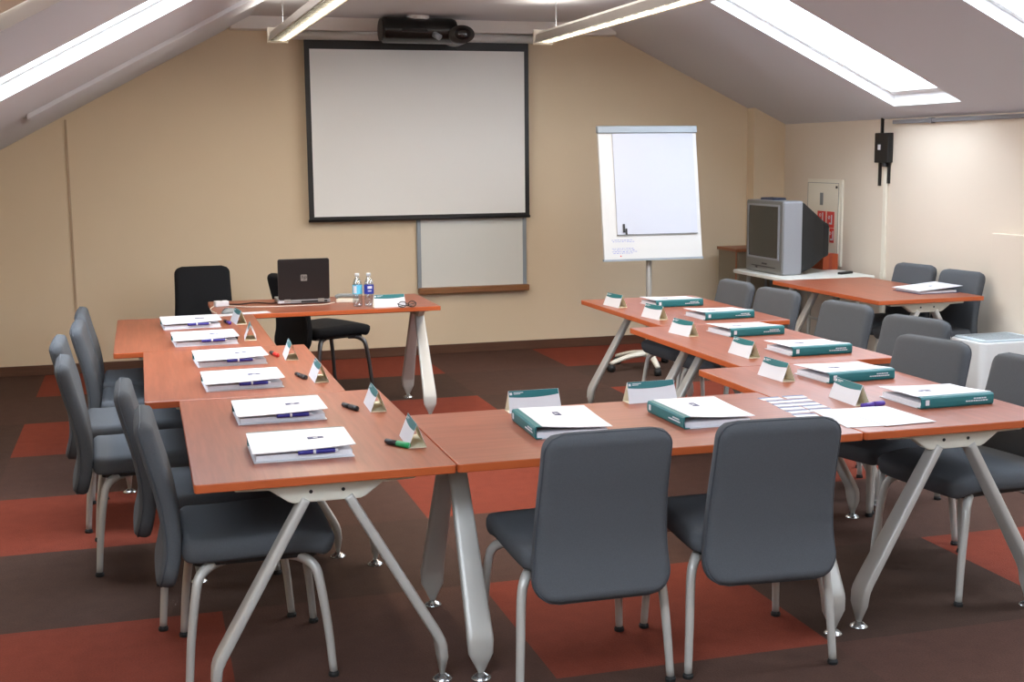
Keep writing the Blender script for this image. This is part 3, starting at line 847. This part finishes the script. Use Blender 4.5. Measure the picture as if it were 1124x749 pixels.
# ------------------------------------------------------------------ flip chart
t = thing('flip_chart', 'white flip chart easel with paper pad on a wheeled star base', 'flip chart', (3.80, 9.14, 0))
tilt = Matrix.Translation((0,0,0))
bm = B()
def FP(x, z, dy=0):  # board plane leaning back
    return (x, .07+(z-1.39)*.16+dy, z)
def fbox(bm, x0, x1, z0, z1, d0, d1, mi=0, sk=0.0):
    v = [bm.verts.new(FP(x, z, d)) for d in (d0, d1) for x, z in ((x0,z0),(x1,z0),(x1,z1),(x0,z1))]
    for f in ((0,1,2,3),(7,6,5,4),(0,4,5,1),(1,5,6,2),(2,6,7,3),(3,7,4,0)): bm.faces.new([v[i] for i in f]).material_index = mi
fbox(bm, -.415,.40,.885,1.86,-.012,.012); pnl = obj('board', bm, M_['flip_white'], t, bevel=.004)
bm = B(); fbox(bm, -.42,.405,1.845,1.90,-.03,.016); obj('clamp_bar', bm, M_['alu'], t, bevel=.006)
bm = B(); fbox(bm, -.42,.405,.872,.888,-.018,.016); obj('bottom_rail', bm, M_['alu'], t)
bm = B(); fbox(bm, -.30,.365,1.075,1.842,-.022,-.0125); pad = obj('paper_pad', bm, M_['flip_paper'], t)
bm = B(); fbox(bm, -.302,.367,1.068,1.074,-.023,-.0125); obj('pad_edge', bm, M_['phone'], pad)
bm = B(); fbox(bm, -.255,-.240,1.09,1.155,-.03,-.0228); fbox(bm, -.235,-.222,1.075,1.12,-.028,-.0228); obj('clip', bm, M_['black'], pad)
for zs in ((1.03, 1.018), (.966, .954, .942, .930)):
    bm = B()
    for r0, zz in enumerate(zs):
        x = -.35+.01*(r0 % 2)
        while x < -.19+.02*(r0 % 3):
            w = random.uniform(.006,.02); fbox(bm, x, x+w, zz+random.uniform(-.002,.002), zz+.0035+random.uniform(0,.002), -.0128, -.012); x += w+random.uniform(.004,.01)
    obj('handwriting', bm, M_['blue_ink'], pnl)
bm = B(); fbox(bm, -.285,-.275,.905,.915,-.0128,-.012); obj('red_mark', bm, M_['red'], pnl)
bm = B(); tube(bm, [(0,.10,.13),(0,.10,1.2)], .022, 16); obj('pole', bm, M_['silver'], t, smooth=True)
bm = B(); tube(bm, [(0,.10,.40),(0,.10,.47)], .03, 16); tube(bm, [(.03,.10,.435),(.07,.10,.435)], .012, 10); obj('height_clamp', bm, M_['black'], t, smooth=True)
bm = B(); lathe(bm, [(.05,.10),(.05,.13),(.028,.16)], 20, (0,.10,0)); hub = obj('base_hub', bm, M_['cream'], t, smooth=True)
for k in range(5):
    a = R(188+72*k)
    bm = B(); tube(bm, [(.03*math.cos(a), .10+.03*math.sin(a), .125), (.18*math.cos(a), .10+.18*math.sin(a), .110), (.34*math.cos(a), .10+.34*math.sin(a), .068)], lambda q: .022-.006*q, 10, r2=lambda q: .03-.01*q, smooth_n=4)
    ar = obj('base_arm', bm, M_['cream'], t, smooth=True)
    bm = B(); c = (.335*math.cos(a), .10+.335*math.sin(a)); tube(bm, [(c[0]-.022*math.sin(a), c[1]+.022*math.cos(a), .030), (c[0]+.022*math.sin(a), c[1]-.022*math.cos(a), .030)], .030, 14); obj('caster', bm, M_['rubber'], ar, smooth=True)

# ------------------------------------------------------------------ TV corner
t = thing('tv_stand', 'pale grey topped stand carrying the television', 'stand', (5.12, 9.22, 0))
bm = B(); prism(bm, rrect(-.39,.40,-.50,.50,.08), .695, .722, 'z'); obj('top', bm, M_['board'], t, bevel=.006)
for sx in (-.3, .3):
    for sy in (-.4, .4):
        bm = B(); tube(bm, [(sx*.95,sy*.9,.695),(sx,sy,.02),(sx,sy,0)], .017, 10); obj('leg', bm, M_['silver'], t, smooth=True)
bm = B(); tube(bm, [(-.29,-.38,.3),(-.29,.38,.3)], .012, 8); tube(bm, [(.29,-.38,.3),(.29,.38,.3)], .012, 8); obj('cross_rail', bm, M_['silver'], t)
t = thing('television', 'silver tube television with a black rear housing', 'television', (4.83, 9.315, .722), R(0))
# faces -X; origin at front bottom centre
hw, hh = .305, .585
bm = B(); prism(bm, rrect(-hw,hw,0,hh,.02), .012, .175, 'x'); obj('cabinet', bm, M_['tv_silver'], t, bevel=.006)
bm = B(); prism(bm, rrect(-hw,hw,0.004,hh-.002,.02), -.004, .012, 'x'); fr = obj('front_frame', bm, M_['tv_front'], t, bevel=.004)
bm = B()
n = 10; g = []
for i in range(n+1):
    for j in range(n+1):
        u, v = -1+2*i/n, -1+2*j/n
        g.append(bm.verts.new((-.017+.0055*(u*u+v*v), u*.25, .335+v*.205)))
for i in range(n):
    for j in range(n): bm.faces.new([g[i*(n+1)+j], g[(i+1)*(n+1)+j], g[(i+1)*(n+1)+j+1], g[i*(n+1)+j+1]])
obj('picture_tube', bm, M_['tv_glass'], t, smooth=True)
bm = B()
for q in ((-.268,-.25,.115,.555),(.25,.268,.115,.555),(-.25,.25,.54,.555),(-.25,.25,.115,.13)): box(bm, -.013, -.003, q[0], q[1], q[2], q[3])
obj('bezel', bm, M_['tv_silver'], t)
bm = B(); box(bm, -.008,-.003,-.2,.2,.05,.056); box(bm, -.008,-.003,-.06,.02,.07,.082); box(bm, -.008,-.003,.1,.13,.035,.048); obj('control_row', bm, M_['black'], t)
bm = B()
secs = [(.175,.295,.01,.575),(.20,.288,.015,.57),(.30,.26,.05,.50),(.44,.17,.11,.42),(.50,.15,.13,.39)]
rings = []
for x, w, z0, z1 in secs: rings.append([bm.verts.new((x, a, b)) for a, b in rrect(-w, w, z0, z1, .02, 2)])
for a, b in zip(rings, rings[1:]):
    m_ = len(a)
    for k in range(m_): bm.faces.new([a[k], a[(k+1) % m_], b[(k+1) % m_], b[k]])
bm.faces.new(rings[-1]); bm.faces.new(rings[0][::-1])
obj('rear_housing', bm, M_['rubber'], t)
t = thing('remote_tray', 'dark blue-grey tray lying on top of the television', 'tray', (4.93, 9.36, .722+.586))
bm = B(); prism(bm, rrect(-.06,.06,-.12,.12,.02), 0, .008, 'z'); obj('base', bm, mat('slate_plastic', (52,58,76), .4), t)
bm = B(); tube(bm, [(a, b, .012) for a, b in rrect(-.055,.055,-.115,.115,.02)]+[(.055,.095,.012)], .006, 8); obj('rim', bm, mat('slate_rim', (44,50,66), .4), t, smooth=True)
t = thing('remote_control', 'black remote control at the wall side of the television stand', 'remote', (5.38, 8.98, .722), R(25))
bm = B(); prism(bm, rrect(-.08,.08,-.022,.022,.01), 0, .018, 'z'); obj('body', bm, M_['black'], t, bevel=.003)
bm = B()
for i in range(5):
    for j in range(2): box(bm, -.06+.022*i, -.048+.022*i, -.012+.014*j, -.004+.014*j, .018, .020)
obj('buttons', bm, M_['phone'], t)
t = thing('carton', 'orange-brown carton tucked behind the television', 'box', (5.46, 9.45, .722), 0)
boxo('body', (-.07,.07,-.10,.10,0,.13), M_['orange'], t, bevel=.003); boxo('tape', (-.015,.015,-.101,.101,.0,.1312), mat('carton_tape', (150,60,36), .4), t)

# low cabinet in the corner
t = thing('low_cabinet', 'grey cabinet with wooden top between flip chart and television', 'cabinet', (5.24, 10.22, 0))
boxo('body', (-.29,.29,-.18,.18,.04,.835), M_['cab'], t)
boxo('top', (-.305,.305,-.195,.195,.835,.862), M_['cab_top'], t, bevel=.003)
boxo('plinth', (-.28,.28,-.16,.17,0,.04), M_['black'], t)
for s in (0, 1):
    d = boxo('door', (-.285+.287*s,-.002+.287*s,-.198,-.181,.06,.825), M_['cab'], t, bevel=.002)
    boxo('handle', (-.03+.05*s,-.02+.05*s,-.218,-.198,.5,.62), M_['alu'], d)
boxo('side_edge', (-.293,-.2905,-.181,-.155,.04,.835), M_['cab_top'], t)

# ------------------------------------------------------------------ side wall items
t = thing('hydrant_cabinet', 'white wall cabinet door with red fire signs behind the television', 'fire cabinet', (XR, 9.695, 0))
boxo('frame', (-.02,-.001,-.285,.285,.735,1.457), M_['panel'], t, bevel=.003)
dr = boxo('door', (-.032,-.02,-.255,.255,.765,1.427), M_['panel'], t, bevel=.003)
bm = B()
for q in ((-.256,-.252),(.252,.256)): box(bm, -.0335,-.0315,q[0],q[1],.765,1.427)
box(bm, -.0335,-.0315,-.256,.256,1.425,1.429); obj('door_gap', bm, M_['phone'], dr)
boxo('lock', (-.040,-.032,-.235,-.215,1.385,1.405), M_['black'], dr)
boxo('recessed_pull', (-.036,-.032,-.005,.045,1.24,1.345), M_['phone'], dr, bevel=.002)
for y0, y1, z0, z1 in ((-.195,-.075,1.055,1.19),(-.055,.08,1.085,1.19),(-.195,-.125,.93,1.05)):
    s_ = boxo('red_sign', (-.0345,-.032,y0,y1,z0,z1), M_['sign_red'], dr)
    bm = B(); ym, zm = (y0+y1)/2, (z0+z1)/2
    box(bm, -.0355,-.0342,ym-.028,ym-.012,zm-.04,zm+.04); box(bm, -.0355,-.0342,ym-.012,ym+.02,zm-.04,zm-.026)
    tube(bm, [(-.035,ym+.02+.012*math.cos(a),zm+.018+.012*math.sin(a)) for a in [2*PI*k/10 for k in range(11)]], .003, 5, cap=False)
    obj('pictogram', bm, M_['white'], s_)

t = thing('cable_box', 'black junction box high on the side wall above the white conduit', 'junction box', (XR, 8.80, 0))
boxo('body', (-.05,-.001,-.092,.098,1.60,1.83), M_['black'], t, bevel=.006)
bm = B(); box(bm, -.056,-.05,.01,.04,1.70,1.74); obj('switch', bm, M_['white'], t)
bm = B(); tube(bm, [(-.03,-.03,1.57),(-.03,-.03,1.60)], .025, 12); obj('cable_gland', bm, M_['black'], t)
for y, z0, z1 in ((.055,1.83,1.97),(.07,1.42,1.60),(-.055,1.44,1.60)):
    bm = B(); box(bm, -.02,-.001,y-.010,y+.010,z0,z1); obj('bar', bm, M_['black'], t)
t = thing('cable_conduit', 'white vertical cable conduit running down the side wall', 'conduit', (XR, 8.78, 0))
boxo('duct', (-.022,-.001,-.022,.022,.08,1.566), M_['panel'], t, bevel=.003)
boxo('joint_cover', (-.025,-.001,-.026,.026,.70,.74), M_['panel'], t)
t = thing('grey_rail', 'long grey rail high on the side wall under the sloping ceiling', 'rail', (XR, 0, 0))
boxo('rail_body', (-.03,-.001,2.0,8.69,1.895,1.925), M_['grey_strip'], t, bevel=.004)
bm = B()
for y in (3.2,4.5,5.8,7.0,8.2): box(bm, -.034,-.001,y-.02,y+.02,1.890,1.930)
obj('rail_clip', bm, M_['grey_strip'], t)

t = thing('convector_heater', 'boxy white heater standing against the side wall', 'heater', (5.32, 6.95, 0))
bm = B(); prism(bm, rrect(-.24,.225,-.13,.22,.045,6), .03, .475, 'z'); obj('body', bm, M_['heater'], t, bevel=.008)
bm = B(); prism(bm, rrect(-.225,.21,-.115,.205,.04,6), .475, .487, 'z'); tp = obj('top_grille', bm, mat('heater_top', (186,200,208), .4), t, bevel=.004)
bm = B()
for k in range(9): box(bm, -.18,.17,-.08+.03*k,-.07+.03*k,.487,.4885)
obj('grille_slots', bm, M_['phone'], tp)
bm = B(); prism(bm, rrect(-.22,.2,-.11,.2,.04,6), 0, .03, 'z'); obj('plinth', bm, M_['black'], t)

# ------------------------------------------------------------------ world, camera
w = bpy.data.worlds.new('world'); SC.world = w; w.use_nodes = True
nt = w.node_tree; bg = nt.nodes['Background']
bg.inputs['Color'].default_value = (.86, .93, 1.0, 1); bg.inputs['Strength'].default_value = 18.0

f, yaw, pitch, roll, H = 1395.672, .28213, .14554, -.0094933, 1.6888
cd_ = bpy.data.cameras.new('camera'); cam = bpy.data.objects.new('camera', cd_); COL.objects.link(cam); SC.camera = cam
cd_.sensor_fit = 'HORIZONTAL'; cd_.sensor_width = 36; cd_.lens = f/1124*36; cd_.clip_start = .05
c, s = math.cos(yaw), math.sin(yaw); cp, spp = math.cos(pitch), math.sin(pitch)
right0 = Vector((c, -s, 0)); fwd = Vector((s*cp, c*cp, -spp)); up0 = Vector((s*spp, c*spp, cp))
cr, sr = math.cos(roll), math.sin(roll)
# image u' = u cr - v sr (v down): rotate the image axes
right = right0*cr - (-up0)*sr
down = right0*sr + (-up0)*cr
M = Matrix((( right.x, -down.x, -fwd.x, 0), (right.y, -down.y, -fwd.y, 0), (right.z, -down.z, -fwd.z, H), (0,0,0,1)))
cam.matrix_world = M

SC.view_settings.view_transform = 'Standard'; SC.view_settings.look = 'None'; SC.view_settings.gamma = 1
SC.view_settings.use_curve_mapping = False
SC.view_settings.exposure = 0.0
SC.cycles.use_denoising = True
SC.cycles.max_bounces = 10; SC.cycles.diffuse_bounces = 6; SC.cycles.transparent_max_bounces = 16
SC.cycles.sample_clamp_indirect = 10
